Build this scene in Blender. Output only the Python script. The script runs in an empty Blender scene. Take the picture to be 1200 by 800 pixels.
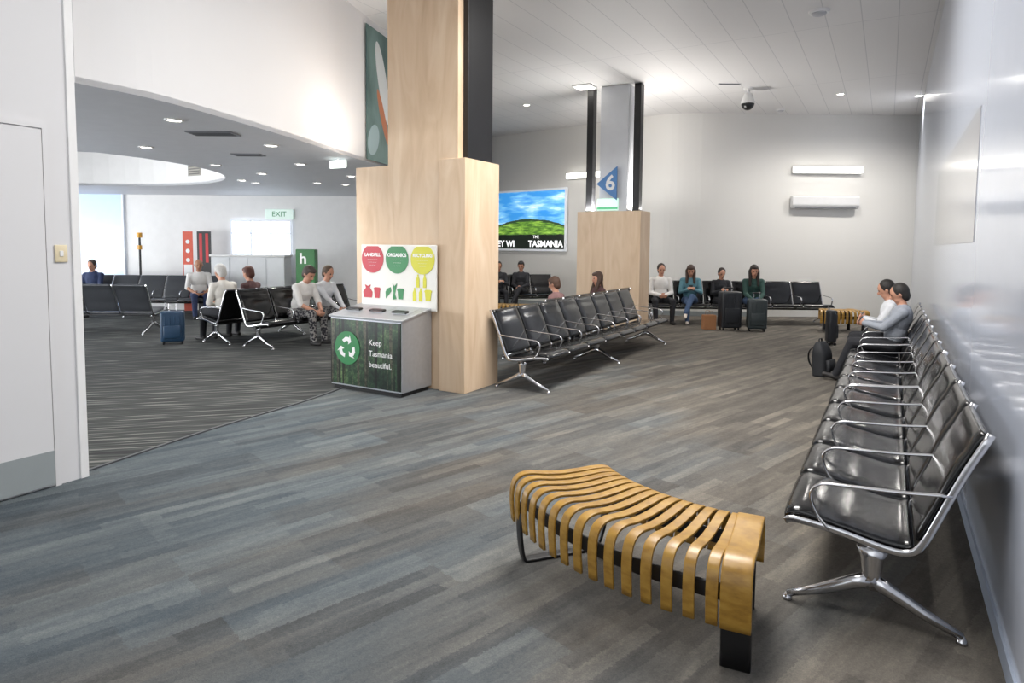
import bpy, bmesh, math, random
import numpy as np
from mathutils import Vector, Matrix, Euler
random.seed(4)
rad=math.radians
F=760.0; H=1.7; TILT=4.0; ROLL=0.5; PY0=341.0
SC=bpy.context.scene
COL=SC.collection
RM=Euler((rad(90-TILT),0,0)).to_matrix() @ Matrix.Rotation(rad(ROLL),3,'Z')
def ray(px,py): return RM@Vector(((px-600)/F,-(py-PY0)/F,-1.0))
def atz(px,py,z=0.0):
    r=ray(px,py); t=(z-H)/r.z; return Vector((r.x*t,r.y*t,z))
def onpl(px,py,p0,n):
    o=Vector((0,0,H)); r=ray(px,py); t=(Vector(p0)-o).dot(n)/r.dot(n); return o+r*t
UA=rad(-30.2)
U=Vector((math.cos(UA),math.sin(UA),0)); V=Vector((-math.sin(UA),math.cos(UA),0))
# ---------------- camera
cd=bpy.data.cameras.new("camera"); cam=bpy.data.objects.new("camera",cd); COL.objects.link(cam)
cam.matrix_world=Matrix.Translation((0,0,H))@RM.to_4x4()
cd.sensor_width=36; cd.lens=F/1200*36; cd.shift_y=-(400-PY0)/1200.0; cd.clip_start=.02; cd.clip_end=200
SC.camera=cam
# ---------------- materials
def C(r,g,b):
    f=lambda c:(c/255/12.92 if c/255<=.04045 else ((c/255+.055)/1.055)**2.4)
    return (f(r),f(g),f(b),1)
MC={}
def M(name,col,rough=.5,metal=0.0,var=.05,scale=6,emit=0,coat=0,bump=0,bscale=60,spec=.5,crough=.1):
    if name in MC: return MC[name]
    m=bpy.data.materials.new(name); m.use_nodes=True; nt=m.node_tree; b=nt.nodes["Principled BSDF"]
    tc=nt.nodes.new("ShaderNodeTexCoord"); nz=nt.nodes.new("ShaderNodeTexNoise"); nz.inputs["Scale"].default_value=scale; nz.inputs["Detail"].default_value=3
    nt.links.new(tc.outputs["Object"],nz.inputs["Vector"])
    mx=nt.nodes.new("ShaderNodeMix"); mx.data_type='RGBA'
    mx.inputs[6].default_value=tuple(min(1,c*(1-var)) for c in col[:3])+(1,)
    mx.inputs[7].default_value=tuple(min(1,c*(1+var)) for c in col[:3])+(1,)
    nt.links.new(nz.outputs["Fac"],mx.inputs[0]); nt.links.new(mx.outputs[2],b.inputs["Base Color"])
    b.inputs["Roughness"].default_value=rough; b.inputs["Metallic"].default_value=metal; b.inputs["Specular IOR Level"].default_value=spec
    if coat: b.inputs["Coat Weight"].default_value=coat; b.inputs["Coat Roughness"].default_value=crough
    if emit:
        nt.links.new(mx.outputs[2],b.inputs["Emission Color"]); b.inputs["Emission Strength"].default_value=emit
    if bump:
        n2=nt.nodes.new("ShaderNodeTexNoise"); n2.inputs["Scale"].default_value=bscale
        nt.links.new(tc.outputs["Object"],n2.inputs["Vector"])
        bp=nt.nodes.new("ShaderNodeBump"); bp.inputs["Strength"].default_value=bump; bp.inputs["Distance"].default_value=.01
        nt.links.new(n2.outputs["Fac"],bp.inputs["Height"]); nt.links.new(bp.outputs["Normal"],b.inputs["Normal"])
    MC[name]=m; return m
def ramp(nt,stops):
    r=nt.nodes.new("ShaderNodeValToRGB"); e=r.color_ramp.elements
    e[0].position,e[0].color=stops[0]; e[1].position,e[1].color=stops[-1]
    for p,c in stops[1:-1]:
        x=e.new(p); x.color=c
    return r
def base(name,rough=.5):
    m=bpy.data.materials.new(name); m.use_nodes=True; nt=m.node_tree; b=nt.nodes["Principled BSDF"]; b.inputs["Roughness"].default_value=rough
    tc=nt.nodes.new("ShaderNodeTexCoord"); return m,nt,b,tc
def mapping(nt,tc,rot=0,scale=(1,1,1),out="Object",loc=(0,0,0)):
    a=nt.nodes.new("ShaderNodeMapping"); a.inputs["Rotation"].default_value=(0,0,rot)
    b=nt.nodes.new("ShaderNodeMapping"); b.inputs["Scale"].default_value=scale; b.inputs["Location"].default_value=loc
    nt.links.new(tc.outputs[out],a.inputs["Vector"]); nt.links.new(a.outputs[0],b.inputs["Vector"]); return b
def math_(nt,op,a,b=None,c=None):
    n=nt.nodes.new("ShaderNodeMath"); n.operation=op
    for i,v in enumerate((a,b,c)):
        if v is None: continue
        if isinstance(v,(int,float)): n.inputs[i].default_value=v
        else: nt.links.new(v,n.inputs[i])
    return n.outputs[0]
def mixc(nt,f,a,b_):
    n=nt.nodes.new("ShaderNodeMix"); n.data_type='RGBA'; nt.links.new(f,n.inputs[0])
    for i,v in((6,a),(7,b_)):
        if isinstance(v,tuple): n.inputs[i].default_value=v
        else: nt.links.new(v,n.inputs[i])
    return n.outputs[2]
def noise(nt,vec,scale,detail=2,rough=.5,dist=0):
    n=nt.nodes.new("ShaderNodeTexNoise"); n.inputs["Scale"].default_value=scale; n.inputs["Detail"].default_value=detail; n.inputs["Roughness"].default_value=rough; n.inputs["Distortion"].default_value=dist
    nt.links.new(vec,n.inputs["Vector"]); return n.outputs["Fac"]
def mat_planks():
    m,nt,b,tc=base("carpet_planks",.95)
    b.inputs["Specular IOR Level"].default_value=.2
    R=rad(-43)
    nv=nt.nodes.new("ShaderNodeTexNoise"); nv.inputs["Scale"].default_value=70; nt.links.new(tc.outputs["Object"],nv.inputs["Vector"])
    vm=nt.nodes.new("ShaderNodeVectorMath"); vm.operation='MULTIPLY_ADD'; nt.links.new(nv.outputs["Color"],vm.inputs[0]); vm.inputs[1].default_value=(.04,.04,0); nt.links.new(mapping(nt,tc,R).outputs[0],vm.inputs[2])
    def brick(w,h,off,fr):
        br=nt.nodes.new("ShaderNodeTexBrick"); nt.links.new(vm.outputs[0],br.inputs["Vector"])
        br.inputs["Scale"].default_value=1; br.inputs["Brick Width"].default_value=w; br.inputs["Row Height"].default_value=h
        br.inputs["Mortar Size"].default_value=.0; br.offset=off; br.offset_frequency=fr
        br.inputs["Color1"].default_value=(0,0,0,1); br.inputs["Color2"].default_value=(1,1,1,1); return br.outputs["Color"]
    b1=brick(1.0,.25,.37,3); b2=brick(.8,.0833,.61,2)
    n1=noise(nt,mapping(nt,tc,R,(1.6,10,1)).outputs[0],1,5,.65)
    n4=noise(nt,tc.outputs["Object"],50,3,.8)
    n2=noise(nt,tc.outputs["Object"],190,2)
    s=math_(nt,'MULTIPLY',b1,.12)
    for a_,k_ in((b2,.15),(n1,.42),(n4,.24),(n2,.24)): s=math_(nt,'ADD',s,math_(nt,'MULTIPLY',a_,k_))
    r=ramp(nt,[(.34,C(64,62,59)),(.5,C(84,80,75)),(.64,C(102,97,90)),(.82,C(130,123,112))])
    r2=ramp(nt,[(.34,C(57,63,68)),(.5,C(74,82,88)),(.64,C(91,98,102)),(.82,C(118,122,122))])
    nt.links.new(s,r.inputs[0]); nt.links.new(s,r2.inputs[0])
    n3=noise(nt,mapping(nt,tc,R,(.5,1.6,1),loc=(3,1,0)).outputs[0],1,2)
    sx=nt.nodes.new("ShaderNodeSeparateXYZ"); nt.links.new(tc.outputs["Object"],sx.inputs[0])
    g=math_(nt,'MULTIPLY_ADD',sx.outputs[0],-.24,.42)  # bluer toward the left, partly the light's tint put into the carpet colour
    g=math_(nt,'ADD',g,math_(nt,'MULTIPLY_ADD',b1,.4,-.2))
    f=math_(nt,'ADD',g,math_(nt,'MULTIPLY_ADD',n3,1.6,-.8))
    cl=nt.nodes.new("ShaderNodeClamp"); nt.links.new(f,cl.inputs[0])
    nt.links.new(mixc(nt,cl.outputs[0],r.outputs[0],r2.outputs[0]),b.inputs["Base Color"])
    bp=nt.nodes.new("ShaderNodeBump"); bp.inputs["Strength"].default_value=.5; bp.inputs["Distance"].default_value=.006
    nt.links.new(n2,bp.inputs["Height"]); nt.links.new(bp.outputs[0],b.inputs["Normal"]); return m
def mat_stripes():
    m,nt,b,tc=base("carpet_stripes",.95)
    b.inputs["Specular IOR Level"].default_value=.2
    n1=noise(nt,mapping(nt,tc,rad(-14),(1.3,26,1)).outputs[0],1,2)
    r=ramp(nt,[(.36,C(50,51,52)),(.5,C(64,66,66)),(.58,C(72,74,73)),(.66,C(122,123,119))]); nt.links.new(n1,r.inputs[0]); nt.links.new(r.outputs[0],b.inputs["Base Color"]); return m
def mat_ceiling():
    m,nt,b,tc=base("ceiling_panels",.55)
    mp=mapping(nt,tc,rad(-60)); br=nt.nodes.new("ShaderNodeTexBrick"); nt.links.new(mp.outputs[0],br.inputs["Vector"])
    br.inputs["Scale"].default_value=1; br.inputs["Brick Width"].default_value=3.6; br.inputs["Row Height"].default_value=.45; br.inputs["Mortar Size"].default_value=.007; br.offset=0.0
    br.inputs["Color1"].default_value=C(216,214,213); br.inputs["Color2"].default_value=C(213,211,210); br.inputs["Mortar"].default_value=C(190,189,190)
    nt.links.new(br.outputs["Color"],b.inputs["Base Color"]); return m
def mat_ply():
    m,nt,b,tc=base("plywood",.5)
    n=noise(nt,mapping(nt,tc,0,(2.5,2.5,.45)).outputs[0],1.6,7,.5,1.6)
    r=ramp(nt,[(.3,C(196,168,138)),(.5,C(208,182,153)),(.75,C(218,196,170))]); nt.links.new(n,r.inputs[0]); nt.links.new(r.outputs[0],b.inputs["Base Color"]); return m
def mat_goldwood():
    m,nt,b,tc=base("golden_bent_wood",.42)
    n=noise(nt,mapping(nt,tc,0,(9,9,22)).outputs[0],2,5)
    r=ramp(nt,[(.3,C(138,100,32)),(.5,C(158,118,42)),(.75,C(172,134,56))]); nt.links.new(n,r.inputs[0]); nt.links.new(r.outputs[0],b.inputs["Base Color"])
    b.inputs["Coat Weight"].default_value=.15; b.inputs["Coat Roughness"].default_value=.2; return m
PLANK=mat_planks(); STRIPE=mat_stripes(); CEIL=mat_ceiling(); PLY=mat_ply(); GOLD=mat_goldwood()
WALL=M("wall_paint",C(208,207,208),.55,var=.02,scale=1); WALLG=M("gloss_wall_paint",C(190,197,211),.15,var=.02,coat=.35,bump=.02,bscale=3,spec=.5,crough=.08)
WALLU=M("upper_wall_paint",C(222,221,221),.6,var=.02,scale=1)
FARW=M("back_wall_paint",C(214,212,208),.6,var=.02,scale=1)
LOWC=M("lounge_ceiling_paint",C(220,222,227),.6); WHITE=M("white_paint",C(224,223,222),.45)
ALU=M("polished_aluminium",C(205,205,208),.2,1.0); LEATH=M("black_leather",C(8,8,10),.17,coat=.15,bump=.08,bscale=30,spec=.45); LEATHGLARE=M("glare_grey_leather",C(58,60,64),.3,bump=.1,bscale=90)  # last one: grey copy of the black leather, seat glare put into its colour
BLACK=M("black_metal",C(20,20,22),.4); BLACKP=M("black_plastic",C(18,18,20),.35); STEEL=M("brushed_steel",C(186,189,194),.42,.8,var=.1,scale=20)
GREYP=M("grey_kick_paint",C(142,148,149),.5); BEIGE=M("beige_plastic",C(214,200,168),.4)
# ---------------- mesh helpers
def mkobj(name,me,parent=None,mat=None,smooth=True):
    ob=bpy.data.objects.new(name,me); COL.objects.link(ob)
    if parent is not None: ob.parent=parent
    if mat is not None: me.materials.append(mat)
    if smooth:
        for p in me.polygons: p.use_smooth=True
    return ob
def thing(name,label,cat,loc=(0,0,0),rz=0,group=None):
    e=bpy.data.objects.new(name,None); e.empty_display_size=.2; COL.objects.link(e); e.location=loc; e.rotation_euler=(0,0,rz)
    e["label"]=label; e["category"]=cat
    if group: e["group"]=group
    return e
def struct(ob): ob["kind"]="structure"; return ob
def frombm(name,bm,parent,mat,smooth=False):
    bmesh.ops.recalc_face_normals(bm,faces=bm.faces); me=bpy.data.meshes.new(name); bm.to_mesh(me); bm.free(); return mkobj(name,me,parent,mat,smooth)
def box(name,x0,x1,y0,y1,z0,z1,parent=None,mat=None,bev=.004,seg=1):
    bm=bmesh.new(); bmesh.ops.create_cube(bm,size=1)
    for v in bm.verts: v.co=Vector(((x0+x1)/2+v.co.x*(x1-x0),(y0+y1)/2+v.co.y*(y1-y0),(z0+z1)/2+v.co.z*(z1-z0)))
    if bev: bmesh.ops.bevel(bm,geom=bm.edges[:],offset=bev,segments=seg,affect='EDGES',profile=.5)
    return frombm(name,bm,parent,mat,seg>1)
def loft(name,rings,parent,mat,smooth=True,cap=True):
    bm=bmesh.new(); R=[[bm.verts.new(p) for p in r] for r in rings]; m=len(rings[0])
    for a,b in zip(R[:-1],R[1:]):
        for i in range(m): bm.faces.new((a[i],a[(i+1)%m],b[(i+1)%m],b[i]))
    if cap: bm.faces.new(R[0]); bm.faces.new(R[-1])
    return frombm(name,bm,parent,mat,smooth)
def cr(pts,n=6):
    pts=[Vector(p) for p in pts]; P=[pts[0]*2-pts[1]]+pts+[pts[-1]*2-pts[-2]]; out=[]
    for i in range(1,len(P)-2):
        for k in range(n):
            t=k/n; a,b,c,d=P[i-1:i+3]
            out.append(.5*((2*b)+(c-a)*t+(2*a-5*b+4*c-d)*t*t+(3*b-a-3*c+d)*t**3))
    out.append(pts[-1]); return out
def strip(name,pts,lat,w,t,parent,mat,e=.35,m=14):
    lat=Vector(lat).normalized(); n=len(pts); rings=[]
    for i,p in enumerate(pts):
        d=(pts[min(i+1,n-1)]-pts[max(i-1,0)]).normalized(); N=d.cross(lat).normalized()
        f=i/(n-1); ww=w(f) if callable(w) else w; tt=t(f) if callable(t) else t
        r=[]
        for k in range(m):
            a=2*math.pi*(k+.5)/m; c,s=math.cos(a),math.sin(a)
            r.append(p+lat*(ww/2*math.copysign(abs(c)**e,c))+N*(tt/2*math.copysign(abs(s)**e,s)))
        rings.append(r)
    return loft(name,rings,parent,mat)
def cyl(name,a,b,r0,r1,parent,mat,m=16):
    a=Vector(a); b=Vector(b); d=(b-a).normalized(); x=d.orthogonal().normalized(); y=d.cross(x)
    R=[[p+x*(r*math.cos(2*math.pi*k/m))+y*(r*math.sin(2*math.pi*k/m)) for k in range(m)] for p,r in((a,r0),(b,r1))]
    return loft(name,R,parent,mat,False)
def text(body,size,loc,parent,mat,name="lettering",rot=(math.pi/2,0,0),align='CENTER',ext=.001,bold=0.0):
    cu=bpy.data.curves.new(name,'FONT'); cu.body=body; cu.size=size; cu.align_x=align; cu.align_y='CENTER'; cu.extrude=ext; cu.offset=bold; cu.resolution_u=3
    o=bpy.data.objects.new(name,cu); COL.objects.link(o); bpy.context.view_layer.update()
    me=bpy.data.meshes.new_from_object(o.evaluated_get(bpy.context.evaluated_depsgraph_get())); bpy.data.objects.remove(o)
    ob=mkobj(name,me,parent,None,False); me.materials.clear(); me.materials.append(mat); ob.location=loc; ob.rotation_euler=rot; return ob
def polyext(name,pts2,th,parent,mat,loc=(0,0,0),rot=(math.pi/2,0,0),smooth=False,holes=()):
    cu=bpy.data.curves.new(name,'CURVE'); cu.dimensions='2D'; cu.fill_mode='BOTH'; cu.extrude=th/2
    for L in [pts2]+list(holes):
        s=cu.splines.new('POLY'); s.points.add(len(L)-1)
        for i,p in enumerate(L): s.points[i].co=(p[0],p[1],0,1)
        s.use_cyclic_u=True
    o=bpy.data.objects.new(name,cu); COL.objects.link(o); bpy.context.view_layer.update()
    me=bpy.data.meshes.new_from_object(o.evaluated_get(bpy.context.evaluated_depsgraph_get())); bpy.data.objects.remove(o)
    ob=mkobj(name,me,parent,None,smooth); me.materials.clear(); me.materials.append(mat); ob.location=loc; ob.rotation_euler=rot; return ob
def disc(r,n=28,cx=0,cy=0): return [(cx+r*math.cos(2*math.pi*k/n),cy+r*math.sin(2*math.pi*k/n)) for k in range(n)]
def wall(name,pts,z0,z1,mat,th=.12,side=1):
    P=[Vector((p[0],p[1],0)) for p in pts]; n=len(P); off=[]
    for i in range(n):
        d=(P[min(i+1,n-1)]-P[max(i-1,0)]).normalized(); off.append(P[i]+Vector((-d.y,d.x,0))*th*side)
    bm=bmesh.new(); L=[]
    for A in (P,off):
        L.append([(bm.verts.new((p.x,p.y,z0)),bm.verts.new((p.x,p.y,z1))) for p in A])
    for i in range(n-1):
        for A in L: bm.faces.new((A[i][0],A[i+1][0],A[i+1][1],A[i][1]))
        bm.faces.new((L[0][i][1],L[0][i+1][1],L[1][i+1][1],L[1][i][1])); bm.faces.new((L[0][i][0],L[0][i+1][0],L[1][i+1][0],L[1][i][0]))
    for i in (0,n-1): bm.faces.new((L[0][i][0],L[0][i][1],L[1][i][1],L[1][i][0]))
    return struct(frombm(name,bm,None,mat))
# ---------------- ROOM
ZC=4.96; ZL=2.9
SF=atz(921,600,.43)
WR=SF+U*.86; WR.z=0
tc_=(16.1-WR.y)/V.y; CORNER=WR+V*tc_
WN=WR-V*4.6
wall("wall_right",[WN,CORNER],0,ZC,WALLG,.15,-1)
far=[(CORNER.x,CORNER.y),(6,16.05),(4.9,16.0)]+[(p.x,p.y) for p in cr([Vector(p) for p in((4.6,16.0,0),(3.9,16.15,0),(3.2,16.6,0))],5)]+[(-1.2,20.3)]
wb_=wall("wall_back",far,0,ZC,FARW,.15,-1)
bk=[atz(88,97,ZL),atz(200,121,ZL),atz(330,158,ZL),atz(415,185,ZL)]
bpts=[(p.x,p.y) for p in bk]+[(-1.75,11.2),(-1.35,14.0),(-1.15,17.0),(-1.2,20.3)]
bpts=[(p.x,p.y) for p in cr([Vector((a,b,0)) for a,b in bpts],6)]
wall("wall_upper",bpts,ZL,ZC,WALLU,.12,1)
LW=atz(103,558,0); LWN=LW-V*7.5
wall("wall_left",[LWN,LW,LW-U*.25],0,ZC,WALL,.2,1)
LY=16.4
wall("wall_lounge",[(-16,LY),(-1.9,LY),(-1.2,20.3)],0,ZL+.1,WHITE,.12,1)
wall("wall_lounge_side",[(-16,4.0),(-16,LY)],0,ZL+.1,WHITE,.12,1)
wall("wall_lounge_near",[(-16,4.0),(LW.x-.3*U.x,LW.y-.3*U.y)],0,ZC,WALL,.12,-1)
cl=[(WN.x,WN.y)]+far+bpts[::-1][1:]+[(LW.x,LW.y),(LWN.x,LWN.y)]
c=struct(polyext("ceiling",cl,.06,None,CEIL,(0,0,ZC+.03),(0,0,0)))
HC=(-8.3,10.7); HR=3.3
low=[(-16,4.0)]+[(LW.x-.1,LW.y)]+bpts[:-1]+[(-1.3,20.0),(-1.9,LY),(-16,LY)]
struct(polyext("ceiling_lounge",low,.05,None,LOWC,(0,0,ZL+.025),(0,0,0),holes=[disc(HR,64,*HC)]))
rim=[(x,y) for x,y in disc(HR,64,*HC)]; rim.append(rim[0])
wall("wall_recess",rim,ZL,ZL+.72,WHITE,.04,-1)
struct(polyext("ceiling_recess",disc(HR+.05,64,*HC),.04,None,M("recess_paint",C(205,207,212),.6),(0,0,ZL+.72),(0,0,0)))
fl=struct(polyext("floor",[(-16.5,-5),(11,-5),(11,21),(-16.5,21)],.1,None,PLANK,(0,0,-.05),(0,0,0)))
cb=[atz(100,552,0),atz(240,505,0),atz(385,460,0),Vector((-1.55,9.6,0)),Vector((-1.2,12,0)),Vector((-1.1,16.4,0))]
cbs=[(p.x,p.y) for p in cr(cb,6)]
struct(polyext("floor_lounge",cbs+[(-16,16.4),(-16,4.1),(cb[0].x-.3,4.5)],.006,None,STRIPE,(0,0,.003),(0,0,0)))
tr=[(p[0]+.03,p[1]) for p in cbs][::-1]
struct(polyext("trim_1",cbs+tr,.01,None,M("carpet_trim",C(70,72,76),.6),(0,0,.006),(0,0,0)))
wall("baseboard_right",[WN-U*.012+V*.1,CORNER-U*.012-V*.1],.0,.09,M("blue_grey_vinyl",C(158,168,184),.35),.012,-1)
wall("baseboard_back",[(x+.0,y-.013) for x,y in far[1:]],0,.12,GREYP,.012,-1)
def onleft(px,py): return onpl(px,py,LW,U)
dt=(onleft(60,500)-LW).dot(V)
dr=thing("door_1","white flush door with grey kick plate in white wall","door",(LW.x,LW.y,0),UA); struct(dr)
box("door_leaf",.005,.03,dt-.95,dt,.02,2.45,dr,WALL,.003)
box("kick_plate",.03,.036,dt-.95,dt,.02,.26,dr,GREYP,.001)
def frameU(name,parent,x0,x1,ya,yb,z1,w,mat):
    bm=bmesh.new()
    for a,b,c_,d in((ya-w,ya,0,z1+w),(yb,yb+w,0,z1+w),(ya,yb,z1,z1+w)):
        g=bmesh.ops.create_cube(bm,size=1)["verts"]
        for v in g: v.co=Vector(((x0+x1)/2+v.co.x*(x1-x0),(a+b)/2+v.co.y*(b-a),(c_+d)/2+v.co.z*(d-c_)))
    return frombm(name,bm,parent,mat)
frameU("door_frame",dr,0,.02,dt-.96,dt+.008,2.46,.035,WALL)
t1=struct(box("trim_2",-.005,.012,-.05,.005,0,ZC,None,WHITE,.003)); t1.location=(LW.x,LW.y,0); t1.rotation_euler=(0,0,UA)
pw=onleft(71,297)
sw=thing("light_switch","beige rectangular light switch plate on white wall","switch",pw,UA)
box("switch_plate",0.001,.012,-.04,.04,-.06,.06,sw,BEIGE,.004,2); box("rocker",.012,.018,-.012,.012,-.02,.02,sw,WHITE,.003)
# ---------------- columns
BO=atz(471,467,0)
CC=BO+U*.46+V*.58
col=thing("column","plywood clad structural column with stepped base box and black steel post","column",CC,UA)
box("shaft",-1.15,-.12,0,.62,0,ZC-.01,col,PLY,.003)
box("side_box",-1.73,-1.152,.06,.62,0,2.66,col,PLY,.003)
box("base_box",-.36,0,-.03,.70,0,2.68,col,PLY,.003)
box("steel_post",-.118,-.05,.1,.62,2.681,ZC-.01,col,BLACK,.004)
c2p=onpl(748,380,(0,13.0,0),Vector((0,1,0))); c2p.z=0
col2=thing("column","white column with plywood base box and two black steel posts","column",c2p,UA)
box("base_box",-1.38,0,0,.6,0,2.42,col2,PLY,.003)
box("shaft",-.92,-.32,.06,.56,2.421,ZC-.01,col2,M("pale_grey_paint",C(200,202,206),.5),.003)
for x in(-1.22,-.2):
    box("steel_post",x-.02,x+.12,.1,.28,2.421,ZC-.01,col2,BLACK,.004)
lt=thing("ceiling_light","small bright light panel at the top of a white column","light",c2p+Vector((0,0,ZC)),UA)
EMW=M("lamp_glow",C(255,250,240),.5,emit=5,var=.01)
box("light_frame",-1.40,-1.0,-.32,.06,-.03,-.001,lt,WHITE,.003)
box("diffuser",-1.37,-1.03,-.29,.03,-.036,-.03,lt,EMW,0)
BLUE=M("sign_blue",C(74,122,176),.4)
s6=thing("gate_sign","blue triangular sign with white number 6 on white column","sign",c2p-V*.01+U*-.93+Vector((0,0,2.98)),UA)
polyext("panel",[(-.02,0),(.42,.34),(.42,-.34)],.03,s6,BLUE,(0,0,0))
text("6",.42,(.28,-.02,0),s6,WHITE,"number",bold=.01)
ex=thing("exit_sign","small white and green illuminated sign on wooden box","sign",c2p+U*-.7+V*.02+Vector((0,0,2.44)),UA)
box("sign_body",-.25,.2,-.0,.05,0,.24,ex,M("exit_glow",C(205,238,222),.5,emit=.5),.005)
box("green_band",-.25,.2,-.006,-.001,.02,.07,ex,M("exit_green",C(90,180,130),.5,emit=.4),.001)
# ---------------- recycling bin
GREEN=M("green_label",C(30,124,66),.4); RED=M("red_label",C(182,22,46),.4); YEL=M("yellow_label",C(204,200,36),.4); WT=M("white_print",C(238,238,238),.5)
def mat_forest():
    m,nt,b,tc=base("forest_print",.3)
    a=noise(nt,tc.outputs["Object"],26,8,.8); bb=noise(nt,tc.outputs["Object"],3.0,2)
    s=math_(nt,'ADD',math_(nt,'MULTIPLY',a,.5),math_(nt,'MULTIPLY',bb,.5))
    r=ramp(nt,[(.40,C(14,26,22)),(.49,C(32,54,40)),(.56,C(58,86,56)),(.66,C(118,142,92))]); nt.links.new(s,r.inputs[0])
    tk=noise(nt,mapping(nt,tc,0,(13,13,.35)).outputs[0],1.4,1)
    r2=ramp(nt,[(.575,(0,0,0,1)),(.60,(1,1,1,1))]); nt.links.new(tk,r2.inputs[0])
    r3=ramp(nt,[(.4,C(36,34,28)),(.6,C(92,92,74))]); nt.links.new(a,r3.inputs[0])
    dk=noise(nt,mapping(nt,tc,0,(16,16,.4),loc=(5,2,0)).outputs[0],1.4,1)
    r4=ramp(nt,[(.58,(0,0,0,1)),(.60,(1,1,1,1))]); nt.links.new(dk,r4.inputs[0])
    c1=mixc(nt,r2.outputs[0],r.outputs[0],r3.outputs[0]); c2=mixc(nt,r4.outputs[0],c1,C(16,20,16))
    nt.links.new(c2,b.inputs["Base Color"]); return m
bn=thing("recycling_bin","steel recycling station with forest printed front and sign board","bin",BO,UA)
bm=bmesh.new(); prof=[(0,.05),(.54,.05),(.54,.95),(0,.85)]
A=[bm.verts.new((-1.08,y,z)) for y,z in prof]; B=[bm.verts.new((0,y,z)) for y,z in prof]
for i in range(4): bm.faces.new((A[i],A[(i+1)%4],B[(i+1)%4],B[i]))
bm.faces.new(A); bm.faces.new(B); bmesh.ops.bevel(bm,geom=bm.edges[:],offset=.006,segments=1,affect='EDGES')
frombm("body",bm,bn,STEEL)
box("plinth",-1.05,-.03,.03,.52,0,.052,bn,BLACK,.002)
box("front_panel",-1.07,-.01,-.012,.002,.07,.83,bn,mat_forest(),.002)
sl=math.atan2(.1,.54)
top=box("lid",-1.1,.02,-.02,.56,-.012,.012,bn,STEEL,.004); top.location=(0,0,.862); top.rotation_euler=(sl,0,0)
for i,x in enumerate((-.9,-.54,-.2)):
    h=box("opening_flap",x-.11,x+.11,.2,.42,.0,.014,bn,STEEL,.004); h.location=(0,0,.868); h.rotation_euler=(sl,0,0)
    hh=strip("handle",cr([(x-.10,.22,.016),(x-.09,.22,.032),(x+.09,.22,.032),(x+.10,.22,.016)],4),(0,1,0),.06,.012,bn,BLACKP); hh.location=(0,0,.87); hh.rotation_euler=(sl,0,0)
polyext("recycle_disc",disc(.195),.004,bn,GREEN,(-.80,-.016,.50))
for k in range(3):
    a=k*2*math.pi/3+math.pi/2
    sh=[]
    for ang,r in((-.70,.118),(-.2,.13),(.15,.13),(.30,.125),(.26,.160),(.72,.098),(.36,.045),(.31,.078),(.12,.084),(-.2,.084),(-.62,.076)):
        sh.append((r*math.cos(a-ang),r*math.sin(a-ang)))
    polyext("recycle_arrow",sh,.004,bn,WT,(-.80,-.019,.50))
for i,s in enumerate(("Keep","Tasmania","beautiful.")):
    text(s,.092,(-.47,-.016,.59-i*.125),bn,WT,align='LEFT',bold=.0)
box("sign_board",-1.06,.10,.50,.52,.93,1.70,bn,M("board_white",C(224,222,216),.4),.006)
for i,(mt,t) in enumerate(((RED,"LANDFILL"),(GREEN,"ORGANICS"),(YEL,"RECYCLING"))):
    cx=-.87+i*.385
    top_=[(cx+.175*math.cos(a),.175*math.sin(a)) for a in [math.pi*2*k/36 for k in range(36)]]
    top_=[(x,min(y,.15)) for x,y in top_]
    polyext("waste_disc",top_,.004,bn,mt,(0,.497,1.53))
    text(t,.058 if i<2 else .053,(cx,.494,1.575),bn,WT,bold=.002)
    text("— — — — —",.026,(cx,.494,1.52),bn,WT); text("— — — —",.026,(cx,.494,1.485),bn,WT); text("— — —",.026,(cx,.494,1.45),bn,WT)
for ox,kind,mt in((-.95,'bag',RED),(-.80,'cup',RED),(-.62,'leaf',GREEN),(-.53,'apple',GREEN),(-.43,'cup',GREEN),(-.22,'bottle',YEL),(-.13,'bottle',YEL),(-.02,'cup',YEL),(-.17,'bottle',YEL),(-.07,'bottle',YEL)):
    z=1.12
    if kind=='bag': s=[(-.065,-.07),(.065,-.07),(.075,.0),(.03,.05),(.048,.09),(.0,.07),(-.048,.09),(-.03,.05),(-.075,.0)]
    elif kind=='cup': s=[(-.036,-.07),(.036,-.07),(.046,.03),(.055,.03),(.055,.045),(.034,.06),(-.034,.06),(-.055,.045),(-.055,.03),(-.046,.03)]
    elif kind=='leaf': s=[(-.04,-.07),(.0,-.03),(.045,.02),(.035,.07),(-.02,.05),(-.045,.01)]
    elif kind=='apple': s=[(-.025,-.08),(.035,-.07),(.012,-.01),(.045,.12),(.0,.08),(-.025,.12),(-.01,0)]
    else: s=[(-.024,-.08),(.024,-.08),(.024,.02),(.010,.05),(.010,.075),(-.010,.075),(-.010,.05),(-.024,.02)]
    if kind=='bottle' and ox in(-.17,-.07): z=1.28
    polyext("waste_icon",s,.004,bn,mt,(ox,.497,z))
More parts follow.
